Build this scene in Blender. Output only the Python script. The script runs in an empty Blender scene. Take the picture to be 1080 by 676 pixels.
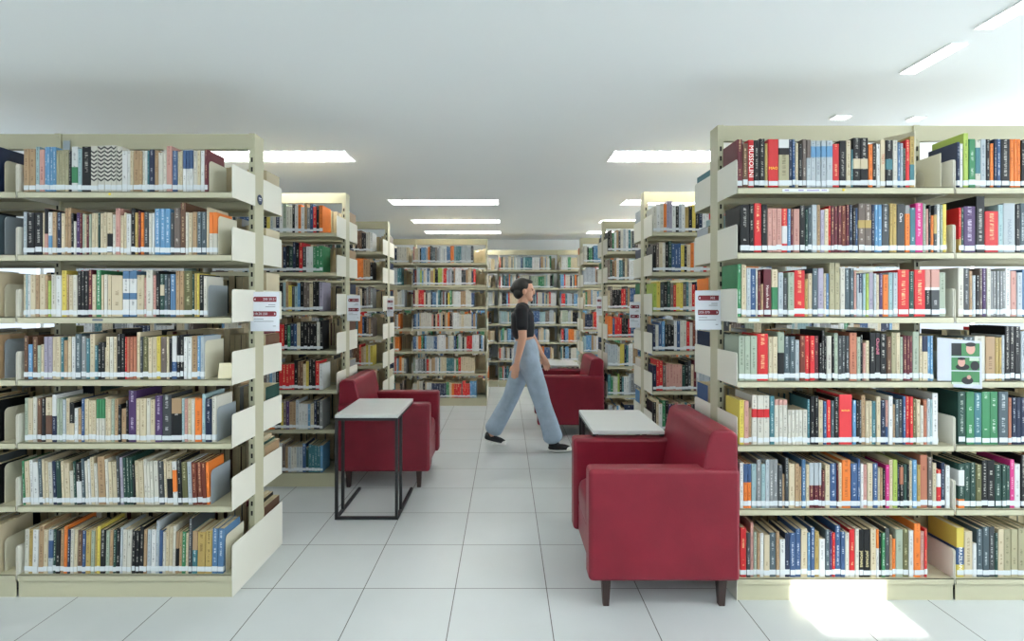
import bpy, bmesh, math, random, re
from mathutils import Vector, Matrix
random.seed(7)
SC = bpy.context.scene
COL = SC.collection
PI = math.pi
F = 540.0            # focal length in pixels of the 1080 wide frame
CX, CY, H = 533.0, 318.0, 1.42

# ------------------------------------------------------------------ colour
def lin(c):
    return tuple(x/12.92 if x <= .04045 else ((x+.055)/1.055)**2.4 for x in c)
def hexlin(h):
    return lin(tuple(int(h[i:i+2], 16)/255 for i in (0, 2, 4)))

# code: (hex, colour name, hex of its lettering)
PAL = {
 't': ('b89468', 'tan', '4a2f1a'), 'c': ('d9c8a2', 'cream', '6b5334'), 'i': ('dad6c6', 'ivory', '5d5a52'),
 'w': ('e6e7e4', 'white', '44484c'), 'k': ('141518', 'black', 'c9c6bd'), 'g': ('8f9394', 'grey', 'e8e8e4'),
 'G': ('454a4d', 'charcoal', 'd0d2cf'), 'l': ('b9c3c9', 'pale grey', '54606a'), 'b': ('375c8c', 'blue', 'dfe6ee'),
 's': ('5c9ac8', 'sky blue', 'e6eef4'), 'n': ('1d2d4d', 'navy', 'c8cdd6'), 'r': ('c92a2e', 'red', 'f0d9a0'),
 'R': ('6e2230', 'maroon', 'd9b58a'), 'p': ('d3988a', 'salmon pink', '73302c'), 'm': ('c9357f', 'magenta', 'f4dbe6'),
 'o': ('e07a33', 'orange', '5a2410'), 'y': ('e3c928', 'yellow', '4a4110'), 'Y': ('bfa04a', 'mustard', '4d3a12'),
 'e': ('2f8a55', 'green', 'e6efe6'), 'E': ('1f4a40', 'dark green', 'c9d2c4'), 'L': ('a9c23a', 'lime green', '3f4d10'),
 'u': ('53356b', 'purple', 'd9cfe2'), 'v': ('aba3b8', 'lavender grey', '54496a'), 'q': ('3a7d88', 'teal', 'd7e6e6'),
 'B': ('6f4a33', 'brown', 'd6bd94'), 'O': ('68673a', 'olive', 'd8d4a8'), 'a': ('9fc0c4', 'pale aqua', '36565c'),
 'f': ('a9b7a0', 'sage green', '3f4d3c'), 'h': ('b3ab83', 'khaki', '5b5437'), 'd': ('75665d', 'taupe', 'ddd3c8'),
 'S': ('4d6068', 'slate', 'd4dcde'), 'P': ('bd6f4d', 'terracotta', '5a2414'), 'K': ('7a321c', 'rust', 'dfb08a'),
 'x': ('4c7aa4', 'steel blue', 'dde7ef'), 'j': ('d23a3f', 'bright red', 'f3dcb0'),
}
def worn(k, h):
    c = hexlin(h)
    if k in 'rjom': return tuple(x*.92 for x in c)
    g = .3*c[0]+.59*c[1]+.11*c[2]
    return tuple((g+(x-g)*.84)*.84 for x in c)
PL = {k: worn(k, v[0]) for k, v in PAL.items()}
PT = {k: hexlin(v[2]) for k, v in PAL.items()}

# ------------------------------------------------------------------ materials
def newmat(name):
    m = bpy.data.materials.new(name); m.use_nodes = True
    nt = m.node_tree
    return m, nt, nt.nodes['Principled BSDF']

def plain(name, hx, rough=.5, metal=0., noise=.0, scale=8., bump=0., bscale=200., spec=.5):
    m, nt, b = newmat(name)
    c = hexlin(hx)
    b.inputs['Roughness'].default_value = rough
    b.inputs['Metallic'].default_value = metal
    b.inputs['Specular IOR Level'].default_value = spec
    tc = nt.nodes.new('ShaderNodeTexCoord')
    if noise:
        n = nt.nodes.new('ShaderNodeTexNoise'); n.inputs['Scale'].default_value = scale; n.inputs['Detail'].default_value = 5
        mx = nt.nodes.new('ShaderNodeMix'); mx.data_type = 'RGBA'
        mx.inputs[6].default_value = tuple(x*(1-noise) for x in c)+(1,)
        mx.inputs[7].default_value = tuple(min(1, x*(1+noise)) for x in c)+(1,)
        nt.links.new(tc.outputs['Object'], n.inputs['Vector'])
        nt.links.new(n.outputs['Fac'], mx.inputs[0]); nt.links.new(mx.outputs[2], b.inputs['Base Color'])
    else:
        b.inputs['Base Color'].default_value = c+(1,)
    if bump:
        n2 = nt.nodes.new('ShaderNodeTexNoise'); n2.inputs['Scale'].default_value = bscale
        bp = nt.nodes.new('ShaderNodeBump'); bp.inputs['Strength'].default_value = bump; bp.inputs['Distance'].default_value = .01
        nt.links.new(tc.outputs['Object'], n2.inputs['Vector'])
        nt.links.new(n2.outputs['Fac'], bp.inputs['Height']); nt.links.new(bp.outputs['Normal'], b.inputs['Normal'])
    return m

def emit(name, hx, strength):
    m, nt, b = newmat(name)
    b.inputs['Base Color'].default_value = hexlin(hx)+(1,)
    b.inputs['Emission Color'].default_value = hexlin(hx)+(1,)
    b.inputs['Emission Strength'].default_value = strength
    return m

M = {}
M['steel'] = plain('cream_steel', 'b8b498', .4, noise=.04, scale=3, bump=.02, bscale=60)
M['steel_light'] = plain('pale_cream_steel', 'dedbcd', .4, noise=.03, scale=3)  # cream steel made paler, painting in the light on side plates and base panels
M['slot'] = plain('slot_dark', '24231f', .8)
M['bookend_grey'] = plain('grey_steel', '8f979c', .35, noise=.05, scale=4)
M['bookend_cream'] = plain('cream_painted_steel', 'cfcab4', .4, noise=.04, scale=4)
M['leather'] = plain('red_leatherette', '741a29', .36, noise=.28, scale=7, bump=.06, bscale=160, spec=.28)
M['wood_dark'] = plain('dark_stained_wood', '2c1915', .4, noise=.3, scale=20)
M['laminate'] = plain('grey_laminate', 'c9cbc8', .35, noise=.02, scale=30)
M['black_steel'] = plain('black_powder_steel', '17181a', .45)
M['wall'] = plain('wall_paint', 'e6eaeb', .8, noise=.02, scale=2)
M['ceiling'] = plain('ceiling_paint', 'f1f4f4', .85, noise=.01, scale=1)
M['white_metal'] = plain('white_enamel', 'eef0ee', .4)
M['paper'] = plain('white_card', 'd9dde4', .6)
M['paper_cream'] = plain('cream_card', 'e8dfbd', .6)
M['maroon_ink'] = plain('maroon_ink', '7a1f2c', .6)
M['dark_ink'] = plain('dark_ink', '5b5f66', .6)
M['page'] = plain('book_pages', 'cdbd9a', .8, noise=.12, scale=90)
M['label'] = plain('white_label', 'cdd3d6', .45, noise=.02, scale=60)
M['tube'] = emit('lamp_tube', 'ffffff', 34.0)
M['slim'] = emit('slim_lamp', 'ffffff', 6.0)  # glow that imitates sun reflections on the ceiling
M['skin'] = plain('skin', 'cf9d83', .5, noise=.05, scale=14)
M['lips'] = plain('lips', 'a85f58', .5)
M['hair'] = plain('black_hair', '17130f', .45, noise=.3, scale=60)
M['black_cloth'] = plain('black_cotton', '1a1b1f', .85, noise=.15, scale=30)
M['denim'] = plain('washed_denim', '9cadbd', .85, noise=.30, scale=11, bump=.5, bscale=14)
M['shoe_black'] = plain('black_canvas', '17171a', .8)
M['rubber_white'] = plain('white_rubber', 'e3e2dc', .6)
M['eye'] = plain('dark_eye', '1d1512', .2)

def tile_mat():
    m, nt, b = newmat('floor_tiles')
    tc = nt.nodes.new('ShaderNodeTexCoord'); mp = nt.nodes.new('ShaderNodeMapping')
    mp.inputs['Location'].default_value = (.248+.0, -2.534+4.54*1, 0)
    nt.links.new(tc.outputs['Object'], mp.inputs['Vector'])
    br = nt.nodes.new('ShaderNodeTexBrick'); br.offset = 0; br.squash = 1
    br.inputs['Scale'].default_value = 1
    br.inputs['Brick Width'].default_value = .4515; br.inputs['Row Height'].default_value = .454
    br.inputs['Mortar Size'].default_value = .0022; br.inputs['Mortar Smooth'].default_value = .1
    br.inputs['Color1'].default_value = hexlin('ccd0cf')+(1,)
    br.inputs['Color2'].default_value = hexlin('c6cbca')+(1,)
    br.inputs['Mortar'].default_value = hexlin('4d4b45')+(1,)
    nt.links.new(mp.outputs['Vector'], br.inputs['Vector'])
    n = nt.nodes.new('ShaderNodeTexNoise'); n.inputs['Scale'].default_value = 2.5; n.inputs['Detail'].default_value = 8
    nt.links.new(tc.outputs['Object'], n.inputs['Vector'])
    mx = nt.nodes.new('ShaderNodeMix'); mx.data_type = 'RGBA'; mx.blend_type = 'MULTIPLY'; mx.inputs[0].default_value = .16
    nt.links.new(br.outputs['Color'], mx.inputs[6]); nt.links.new(n.outputs['Fac'], mx.inputs[7])
    nt.links.new(mx.outputs[2], b.inputs['Base Color'])
    b.inputs['Roughness'].default_value = .34
    bp = nt.nodes.new('ShaderNodeBump'); bp.inputs['Strength'].default_value = .3; bp.inputs['Distance'].default_value = .002; bp.invert = True
    nt.links.new(br.outputs['Fac'], bp.inputs['Height']); nt.links.new(bp.outputs['Normal'], b.inputs['Normal'])
    return m
M['floor'] = tile_mat()

def cover_mat():
    """book covers: colour and lettering colour from attributes, lettering marks from the spine's UV (u across, v in metres up)"""
    m, nt, b = newmat('book_cover')
    N = nt.nodes.new; L = nt.links.new
    a = N('ShaderNodeAttribute'); a.attribute_name = 'Col'
    t = N('ShaderNodeAttribute'); t.attribute_name = 'Ink'
    uv = N('ShaderNodeUVMap'); uv.uv_map = 'spine'
    sp = N('ShaderNodeSeparateXYZ'); L(uv.outputs[0], sp.inputs[0])
    def math_(op, x, y=None):
        n = N('ShaderNodeMath'); n.operation = op
        for i, s in enumerate((x, y)):
            if s is None: continue
            if isinstance(s, (int, float)): n.inputs[i].default_value = s
            else: L(s, n.inputs[i])
        return n.outputs[0]
    u, v, seed = sp.outputs[0], sp.outputs[1], t.outputs['Alpha']
    sd = math_('MULTIPLY', seed, 97.0)
    cv = N('ShaderNodeCombineXYZ')
    L(math_('MULTIPLY', u, 1.6), cv.inputs[0]); L(math_('MULTIPLY', v, 300.0), cv.inputs[1]); L(sd, cv.inputs[2])
    n1 = N('ShaderNodeTexNoise'); n1.inputs['Scale'].default_value = 1.0; n1.inputs['Detail'].default_value = 1
    L(cv.outputs[0], n1.inputs['Vector'])
    c2 = N('ShaderNodeCombineXYZ'); L(math_('MULTIPLY', v, 16.0), c2.inputs[1]); L(sd, c2.inputs[2])
    n2 = N('ShaderNodeTexNoise'); n2.inputs['Scale'].default_value = 1.0; n2.inputs['Detail'].default_value = 1
    L(c2.outputs[0], n2.inputs['Vector'])
    g1 = math_('GREATER_THAN', n1.outputs['Fac'], .51)
    g2 = math_('GREATER_THAN', n2.outputs['Fac'], .47)
    wid = math_('LESS_THAN', math_('ABSOLUTE', math_('SUBTRACT', u, .5)), .16)
    lo = math_('GREATER_THAN', v, .055)
    msk = math_('MULTIPLY', math_('MULTIPLY', g1, g2), math_('MULTIPLY', wid, lo))
    msk = math_('MULTIPLY', msk, .6)
    mx = N('ShaderNodeMix'); mx.data_type = 'RGBA'
    L(msk, mx.inputs[0]); L(a.outputs['Color'], mx.inputs[6]); L(t.outputs['Color'], mx.inputs[7])
    nz = N('ShaderNodeTexNoise'); nz.inputs['Scale'].default_value = 40; nz.inputs['Detail'].default_value = 4
    m2 = N('ShaderNodeMix'); m2.data_type = 'RGBA'; m2.blend_type = 'MULTIPLY'; m2.inputs[0].default_value = .18
    L(mx.outputs[2], m2.inputs[6]); L(nz.outputs['Fac'], m2.inputs[7])
    L(m2.outputs[2], b.inputs['Base Color'])
    b.inputs['Roughness'].default_value = .45
    b.inputs['Specular IOR Level'].default_value = .3
    return m
M['cover'] = cover_mat()

# ------------------------------------------------------------------ mesh builder
class MB:
    def __init__(s): s.v = []; s.f = []; s.m = []
    def add(s, vs, fs, mi=0):
        b = len(s.v); s.v += [tuple(p) for p in vs]
        for f in fs: s.f.append(tuple(b+i for i in f)); s.m.append(mi)
    def box(s, x0, x1, y0, y1, z0, z1, mi=0):
        s.add([(x0,y0,z0),(x1,y0,z0),(x1,y1,z0),(x0,y1,z0),(x0,y0,z1),(x1,y0,z1),(x1,y1,z1),(x0,y1,z1)],
              [(0,3,2,1),(4,5,6,7),(0,1,5,4),(1,2,6,5),(2,3,7,6),(3,0,4,7)], mi)
        return s
    def prism(s, pts, axis, a0, a1, mi=0):
        """extrude a 2D outline along axis 'x' (pts=(y,z)), 'y' (pts=(x,z)) or 'z' (pts=(x,y))"""
        def P(p, a):
            return (a,p[0],p[1]) if axis == 'x' else (p[0],a,p[1]) if axis == 'y' else (p[0],p[1],a)
        n = len(pts)
        vs = [P(p,a0) for p in pts]+[P(p,a1) for p in pts]
        fs = [tuple(range(n-1,-1,-1)), tuple(range(n,2*n))]+[(i,(i+1)%n,n+(i+1)%n,n+i) for i in range(n)]
        s.add(vs, fs, mi); return s
    def taper(s, cx, cy, z0, z1, w0, w1, mi=0):
        vs = [(cx+a*w/2, cy+b*w/2, z) for z, w in ((z0,w0),(z1,w1)) for a, b in ((-1,-1),(1,-1),(1,1),(-1,1))]
        s.add(vs, [(3,2,1,0),(4,5,6,7),(0,1,5,4),(1,2,6,5),(2,3,7,6),(3,0,4,7)], mi); return s
    def mesh(s, name, mats):
        me = bpy.data.meshes.new(name); me.from_pydata(s.v, [], s.f); me.update()
        bm = bmesh.new(); bm.from_mesh(me); bmesh.ops.recalc_face_normals(bm, faces=bm.faces)
        bm.to_mesh(me); bm.free()
        for k in (mats if isinstance(mats, (list, tuple)) else [mats]): me.materials.append(M[k] if isinstance(k, str) else k)
        if any(s.m): me.polygons.foreach_set('material_index', s.m)
        return me
    def build(s, name, mats, parent=None, **k):
        return link(name, s.mesh(name, mats), parent, **k)

def link(name, me, parent=None, loc=None):
    o = bpy.data.objects.new(name, me); COL.objects.link(o)
    if parent: o.parent = parent
    if loc: o.location = loc
    return o
def empty(name, loc=(0,0,0), rz=0):
    o = bpy.data.objects.new(name, None); COL.objects.link(o); o.location = loc; o.rotation_euler = (0,0,rz)
    o.empty_display_size = .1
    return o
def tag(o, label, cat, group=None):
    o['label'] = label; o['category'] = cat
    if group: o['group'] = group
    return o
def struct(o): o['kind'] = 'structure'; return o
def copy_tree(o, parent=None):
    c = o.copy(); COL.objects.link(c); c.parent = parent
    for ch in list(o.children): copy_tree(ch, c)
    return c
def bevel(o, w, seg=3):
    b = o.modifiers.new('bevel', 'BEVEL'); b.width = w; b.segments = seg; b.limit_method = 'ANGLE'; b.harden_normals = True
    for p in o.data.polygons: p.use_smooth = True
    return o
def smooth(o):
    for p in o.data.polygons: p.use_smooth = True
    return o
def disc(r, n=24): return [(r*math.cos(2*PI*i/n), r*math.sin(2*PI*i/n)) for i in range(n)]
def text_mesh(txt, size):
    cu = bpy.data.curves.new('lettering', 'FONT'); cu.body = txt; cu.size = size
    cu.align_x = 'CENTER'; cu.align_y = 'CENTER'; cu.resolution_u = 2
    o = bpy.data.objects.new('lettering', cu); COL.objects.link(o)
    bpy.context.view_layer.update()
    me = bpy.data.meshes.new_from_object(o.evaluated_get(bpy.context.evaluated_depsgraph_get()))
    bpy.data.objects.remove(o); bpy.data.curves.remove(cu)
    return me

# ------------------------------------------------------------------ the room
XL, XR, YB, YF, ZC = -6.0, 6.0, -3.0, 9.45, 2.56
struct(MB().box(XL-.2, XR+.2, YB-.2, YF+.2, -.12, 0).build('floor', 'floor'))
struct(MB().box(XL-.2, XR+.2, YF, YF+.15, 0, ZC+.2).build('wall_far', 'wall'))
WIN_Y = (-2.5, 9.0); WIN_Z = (.85, 2.45)  # added openings, run the length of the side walls to brighten the ceiling
def side_wall(name, x0, x1):
    m = MB()
    m.box(x0, x1, YB, YF, 0, WIN_Z[0]); m.box(x0, x1, YB, YF, WIN_Z[1], ZC+.2)
    m.box(x0, x1, YB, WIN_Y[0], WIN_Z[0], WIN_Z[1]); m.box(x0, x1, WIN_Y[1], YF, WIN_Z[0], WIN_Z[1])
    struct(m.build(name, 'wall'))
side_wall('wall_left', XL-.15, XL); side_wall('wall_right', XR, XR+.15)
def window(name, x0, x1, ya, yb, za, zb, n=10):
    m = MB(); t = .05
    m.box(x0, x1, ya, yb, za, za+t); m.box(x0, x1, ya, yb, zb-t, zb)
    for i in range(n+1):
        y = ya+(yb-ya-t)*i/n
        m.box(x0, x1, y, y+t, za, zb)
    struct(m.build(name, 'white_metal'))
window('window_1', XL-.1, XL-.05, *WIN_Y, *WIN_Z); window('window_2', XR+.05, XR+.1, *WIN_Y, *WIN_Z)  # unseen windows, put in for their light
# wall behind the camera with one small high window that lets the sun patch in
SX0, SX1, SZ0, SZ1 = 1.365, 1.80, 2.10, 2.30
m = MB(); y0, y1 = YB-.03, YB
m.box(XL, SX0, y0, y1, 0, ZC+.2); m.box(SX1, XR, y0, y1, 0, ZC+.2)
m.box(SX0, SX1, y0, y1, 0, SZ0); m.box(SX0, SX1, y0, y1, SZ1, ZC+.2)
struct(m.build('wall_behind', 'wall'))

LX, LY = 1.25, .30
LAMPS = [(-1.84,4.02),(1.45,4.02)]+[(-.70,y) for y in (5.88,7.28,8.43)]+[(1.97,y) for y in (5.88,7.28,8.43)] \
      + [(-1.84,1.2),(1.84,1.2),(-1.84,-.6),(1.84,-.6)]
SUN_BARS = [(2.0,2.40,.06,.29),(1.99,2.0,.06,.27)]
xs = sorted({XL, XR}|{a+s*LX/2 for a, b in LAMPS for s in (-1,1)})
ys = sorted({YB-.2, YF+.2}|{b+s*LY/2 for a, b in LAMPS for s in (-1,1)})
m = MB()
for i in range(len(xs)-1):
    for j in range(len(ys)-1):
        cx, cy = (xs[i]+xs[i+1])/2, (ys[j]+ys[j+1])/2
        if any(abs(cx-a) < LX/2 and abs(cy-b) < LY/2 for a, b in LAMPS): continue
        m.add([(xs[i],ys[j],ZC),(xs[i+1],ys[j],ZC),(xs[i+1],ys[j+1],ZC),(xs[i],ys[j+1],ZC)], [(0,3,2,1)])
ce = m.build('ceiling', 'ceiling'); struct(ce)
bm = bmesh.new(); bm.from_mesh(ce.data); bmesh.ops.remove_doubles(bm, verts=bm.verts, dist=1e-5)
for f in bm.faces:
    if f.normal.z > 0: f.normal_flip()
bm.to_mesh(ce.data); bm.free()

def lamp_proto():
    r = empty('ceiling_light')
    m = MB(); t = .012; h = .085
    m.box(-LX/2-.004, LX/2+.004, -LY/2-.004, LY/2+.004, h, h+.01)
    for s in (-1,1):
        m.box(-LX/2-.004, LX/2+.004, s*LY/2-.004, s*LY/2+.004, -.004, h)
        m.box(s*LX/2-.004, s*LX/2+.004, -LY/2, LY/2, -.004, h)
    m.build('housing', 'white_metal', r)
    for s in (-1,1):
        o = MB().prism([(s*.075+x*.5, .052+y*.5) for x, y in disc(.034, 12)], 'x', -LX/2+.03, LX/2-.03).build('tube', 'tube', r)
        smooth(o)
    g = MB()
    for i in range(13):
        x = -LX/2+.05+(LX-.1)*i/12
        g.box(x-.0025, x+.0025, -LY/2+.004, LY/2-.004, .0, .03)
    g.box(-LX/2+.004, LX/2-.004, -.004, .004, .0, .03)
    g.build('louver', 'white_metal', r)
    return r
lp = lamp_proto()
WHERE = {0:'above the near left shelves',1:'above the near right shelves',
 2:'second of the lamps down the middle aisle',3:'third of the lamps down the middle aisle',4:'farthest of the lamps down the middle aisle',
 5:'peeking over the second right bookcase',6:'peeking over the third right bookcase',7:'farthest behind the right bookcases'}
for i, (a, b) in enumerate(LAMPS):
    o = lp if i == 0 else copy_tree(lp)
    o.location = (a, b, ZC)
    if i < 8: tag(o, 'recessed white louvred ceiling light '+WHERE[i], 'ceiling light', 'recessed ceiling lights')
    else: tag(o, 'recessed white louvred ceiling light behind the camera', 'ceiling light', 'ceiling lights behind the camera')
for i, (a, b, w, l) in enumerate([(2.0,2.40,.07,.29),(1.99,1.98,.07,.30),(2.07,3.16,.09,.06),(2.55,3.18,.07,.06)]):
    r = empty('slim_ceiling_light', (a, b, ZC))  # glowing bar made up to imitate a sun reflection, frame included
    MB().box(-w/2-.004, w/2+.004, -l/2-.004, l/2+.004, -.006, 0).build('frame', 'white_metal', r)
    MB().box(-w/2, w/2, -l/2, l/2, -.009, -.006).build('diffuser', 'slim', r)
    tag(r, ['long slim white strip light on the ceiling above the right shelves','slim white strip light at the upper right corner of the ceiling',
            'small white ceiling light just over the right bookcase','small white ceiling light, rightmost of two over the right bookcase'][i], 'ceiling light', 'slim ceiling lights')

# ------------------------------------------------------------------ bookcases
LEV_L = [.108,.439,.742,1.045,1.345,1.645,1.947]     # shelf tops, bottom to top
LEV_R = [.105,.434,.737,1.041,1.347,1.653,1.962]     # the front right case stands slightly taller
DEP = .55
def lev(case): return LEV_R if case in ('R1','RP') else LEV_L
SD = .245                                  # one shelf's depth
def plate_outline(y0, y1, z0, z1, r=.012, front=True):
    # rounded upper corner at the free edge (y0)
    pts = [(y0, z0), (y1, z0), (y1, z1)]
    n = 5; s = 1 if y1 > y0 else -1
    for i in range(n+1):
        a = PI/2*i/n
        pts.append((y0+s*(r-r*math.sin(a)), z1-r+r*math.cos(a)))
    return pts
def bookcase(xs, yf, label, slots=True, LEV=LEV_L, TOP=2.31):
    root = empty('bookcase', (0, yf, 0))
    n = len(xs)
    for i, x in enumerate(xs):
        xc = x+.017 if i == 0 else x-.017 if i == n-1 else x
        m = MB(); w = .015
        y0, y1 = DEP/2-.05, DEP/2+.05
        m.box(xc-w, xc+w, y0, y1, 0, TOP)
        if slots:
            z = .3
            while z < TOP-.12:
                m.box(xc-.005, xc+.005, y0-.0008, y1+.0008, z, z+.024, 1); z += .05
            for z in (TOP-.02, TOP-.075):
                m.prism([(xc+a, z+b) for a, b in disc(.005, 8)], 'y', y0-.003, y0-.0005, 0)
        m.build('post', ['steel','slot'], root)
    for i in range(n-1):
        a = xs[i]+(.002 if i == 0 else .004); b = xs[i+1]-(.002 if i == n-2 else .004)
        m = MB().box(xs[i]+(.034 if i == 0 else .016), xs[i+1]-(.034 if i == n-2 else .016), DEP/2-.04, DEP/2-.037, TOP-.082, TOP)
        m.box(xs[i]+(.034 if i == 0 else .016), xs[i+1]-(.034 if i == n-2 else .016), DEP/2-.04, DEP/2-.02, TOP-.082, TOP-.08)
        m.build('top_rail', 'steel', root)
        for k, z in enumerate(LEV):
            for side in (0, 1):
                Y = (lambda y: y) if side == 0 else (lambda y: DEP-y)
                s = MB(); ya, yb = sorted((Y(0), Y(SD)))
                s.box(a+.002, b-.002, ya, yb, z-.003, z)
                l0, l1 = sorted((Y(0), Y(.0025))); s.box(a+.002, b-.002, l0, l1, z-.03, z)
                l0, l1 = sorted((Y(0), Y(.02))); s.box(a+.002, b-.002, l0, l1, z-.03, z-.0285)
                l0, l1 = sorted((Y(SD-.0025), Y(SD))); s.box(a+.002, b-.002, l0, l1, z-.03, z+(.012 if k else 0))
                so = s.build('shelf', 'steel', root)
                for e, x in ((0, a), (1, b)):
                    if k == 0 and ((i == 0 and e == 0) or (i == n-2 and e == 1)): continue
                    x0, x1 = (x-.001, x+.0015) if e == 0 else (x-.0015, x+.001)
                    p = MB().prism(plate_outline(Y(.004), Y(SD-.015), z-.026, z+.135), 'x', x0, x1)
                    for yy, zz in ((.03, z-.008), (SD-.04, z-.008)):
                        p.prism([(Y(yy)+q*.004, zz+w*.004) for q, w in disc(1, 8)], 'x', x1 if e else x0-.0012, x1+.0012 if e else x0, 0)
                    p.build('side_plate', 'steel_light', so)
        for y in (.006, DEP-.0085):
            MB().box(a+.002, b-.002, y, y+.0025, 0, LEV[0]-.029).build('kickplate', 'steel', root)
    for x0, x1 in ((xs[0]-.001, xs[0]+.0018), (xs[-1]-.0018, xs[-1]+.001)):
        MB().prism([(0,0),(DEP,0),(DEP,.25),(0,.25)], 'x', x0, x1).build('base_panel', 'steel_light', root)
    tag(root, label, 'bookcase', 'double-sided steel bookcases')
    return root
CASES = {
 'L1': ([-3.36,-2.345,-1.31], 2.455, 'cream steel double-sided bookcase, nearest in the left row, with a round sticker on its post'),
 'L2': ([-3.32,-2.31,-1.29], 3.92, 'cream steel bookcase second from the front in the left row, behind the red armchair'),
 'L3': ([-3.32,-2.31,-1.29], 5.40, 'cream steel bookcase third from the front in the left row'),
 'L4': ([-3.31,-2.29,-1.27,-.25], 6.97, 'cream steel bookcase closing the left row, reaching out into the aisle'),
 'C5': ([-2.16,-1.14,-.115,.91,1.93,2.95], 8.52, 'cream steel bookcase standing farthest, before the back wall'),
 'R1': ([1.10,2.135,3.16], 2.43, 'cream steel double-sided bookcase, nearest in the right row, with the sun patch at its foot'),
 'R2': ([1.11,2.125,3.14], 3.88, 'cream steel bookcase second from the front in the right row'),
 'R3': ([1.065,2.08,3.095], 5.36, 'cream steel bookcase third from the front in the right row'),
 'R4': ([1.04,2.055,3.07], 6.86, 'cream steel bookcase fourth from the front in the right row'),
}
CASE = {k: bookcase(v[0], v[1], v[2], slots=k in ('L1','L2','L3','R1','R2','R3'), LEV=lev(k), TOP=2.335 if k == 'R1' else 2.30) for k, v in CASES.items()}

# ------------------------------------------------------------------ books
def rgbj(c, j=.07):
    k = 1+random.uniform(-j, j)
    return tuple(min(1, max(0, x*k)) for x in c)

def cover_geo(w, h, d, col, ink, bands, hard):
    """U-shaped cover; returns verts, faces, per-face (colour, ink or None, uv list)"""
    t = min(.0022 if hard else .0010, w*.2); c = min(.0025, w*.22)
    prof = [(-w/2,d),(-w/2,c),(-w/2+c*.55,c*.18),(-w/2+c*1.3,0),(w/2-c*1.3,0),(w/2-c*.55,c*.18),(w/2,c),(w/2,d),
            (w/2-t,d),(w/2-t,max(t,c)),(-w/2+t,max(t,c)),(-w/2+t,d)]
    cuts = sorted({0., h}|{min(h, max(0, h*a)) for b in bands for a in b[1:]})
    vs = []; fs = []; info = []
    n = len(prof)
    for z in cuts: vs += [(x,y,z) for x, y in prof]
    for k in range(len(cuts)-1):
        zm = (cuts[k]+cuts[k+1])/2/h
        cc, ii = col, ink
        for b in bands:
            if b[1] <= zm <= b[2]: cc = b[0]; ii = None
        for i in range(n):
            j = (i+1) % n
            fs.append((k*n+i, k*n+j, (k+1)*n+j, (k+1)*n+i))
            if 1 <= i <= 5 and ii is not None:
                u0 = (prof[i][0]+w/2)/w; u1 = (prof[j][0]+w/2)/w
                uv = [(u0,cuts[k]),(u1,cuts[k]),(u1,cuts[k+1]),(u0,cuts[k+1])]
            else: uv = [(-1,-1)]*4
            info.append((cc if i <= 6 else col, ii or ink, uv))
    # end caps of the U as quads: left board, spine strip, right board
    for base, flip in ((0, True), ((len(cuts)-1)*n, False)):
        for q in ((0,1,10,11),(1,2,5,6),(2,3,4,5),(1,6,9,10),(6,7,8,9)):
            f = tuple(base+i for i in q)
            fs.append(f[::-1] if flip else f); info.append((col, ink, [(-1,-1)]*4))
    return vs, fs, info, t, max(t, c)

class BookSoup:
    """collects many books in one mesh"""
    def __init__(s): s.v=[]; s.f=[]; s.m=[]; s.col=[]; s.ink=[]; s.uv=[]
    def quad(s, vs, f, mi, col, ink, uv):
        b = len(s.v)
        s.f.append(tuple(b+i for i in f)); s.m.append(mi)
    def add(s, vs, fs, mi, cols, inks, uvs):
        b = len(s.v); s.v += vs
        for f, c, k, u in zip(fs, cols, inks, uvs):
            s.f.append(tuple(b+i for i in f)); s.m.append(mi)
            s.col += [c+(1.,)]*len(f); s.ink += [k]*len(f); s.uv += u if len(u) == len(f) else [(-1,-1)]*len(f)
    def mesh(s, name, mats):
        me = bpy.data.meshes.new(name); me.from_pydata(s.v, [], s.f)
        a = me.color_attributes.new('Col', 'FLOAT_COLOR', 'CORNER'); a.data.foreach_set('color', [x for c in s.col for x in c])
        a = me.color_attributes.new('Ink', 'FLOAT_COLOR', 'CORNER'); a.data.foreach_set('color', [x for c in s.ink for x in c])
        u = me.uv_layers.new(name='spine'); u.data.foreach_set('uv', [x for c in s.uv for x in c])
        for k in mats: me.materials.append(M[k])
        me.polygons.foreach_set('material_index', s.m); me.update()
        return me
BOXF = [(0,3,2,1),(4,5,6,7),(0,1,5,4),(1,2,6,5),(2,3,7,6),(3,0,4,7)]
def boxv(x0,x1,y0,y1,z0,z1): return [(x0,y0,z0),(x1,y0,z0),(x1,y1,z0),(x0,y1,z0),(x0,y0,z1),(x1,y0,z1),(x1,y1,z1),(x0,y1,z1)]
def label_box(w):
    w *= random.choice((1,1,1,.97,.9,.82))
    z = random.choice((.009,.010,.011,.011,.012,.014))
    return boxv(-w/2-.0003, w/2+.0003, -.0007, .012, z, z+random.uniform(.021,.025))

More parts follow.
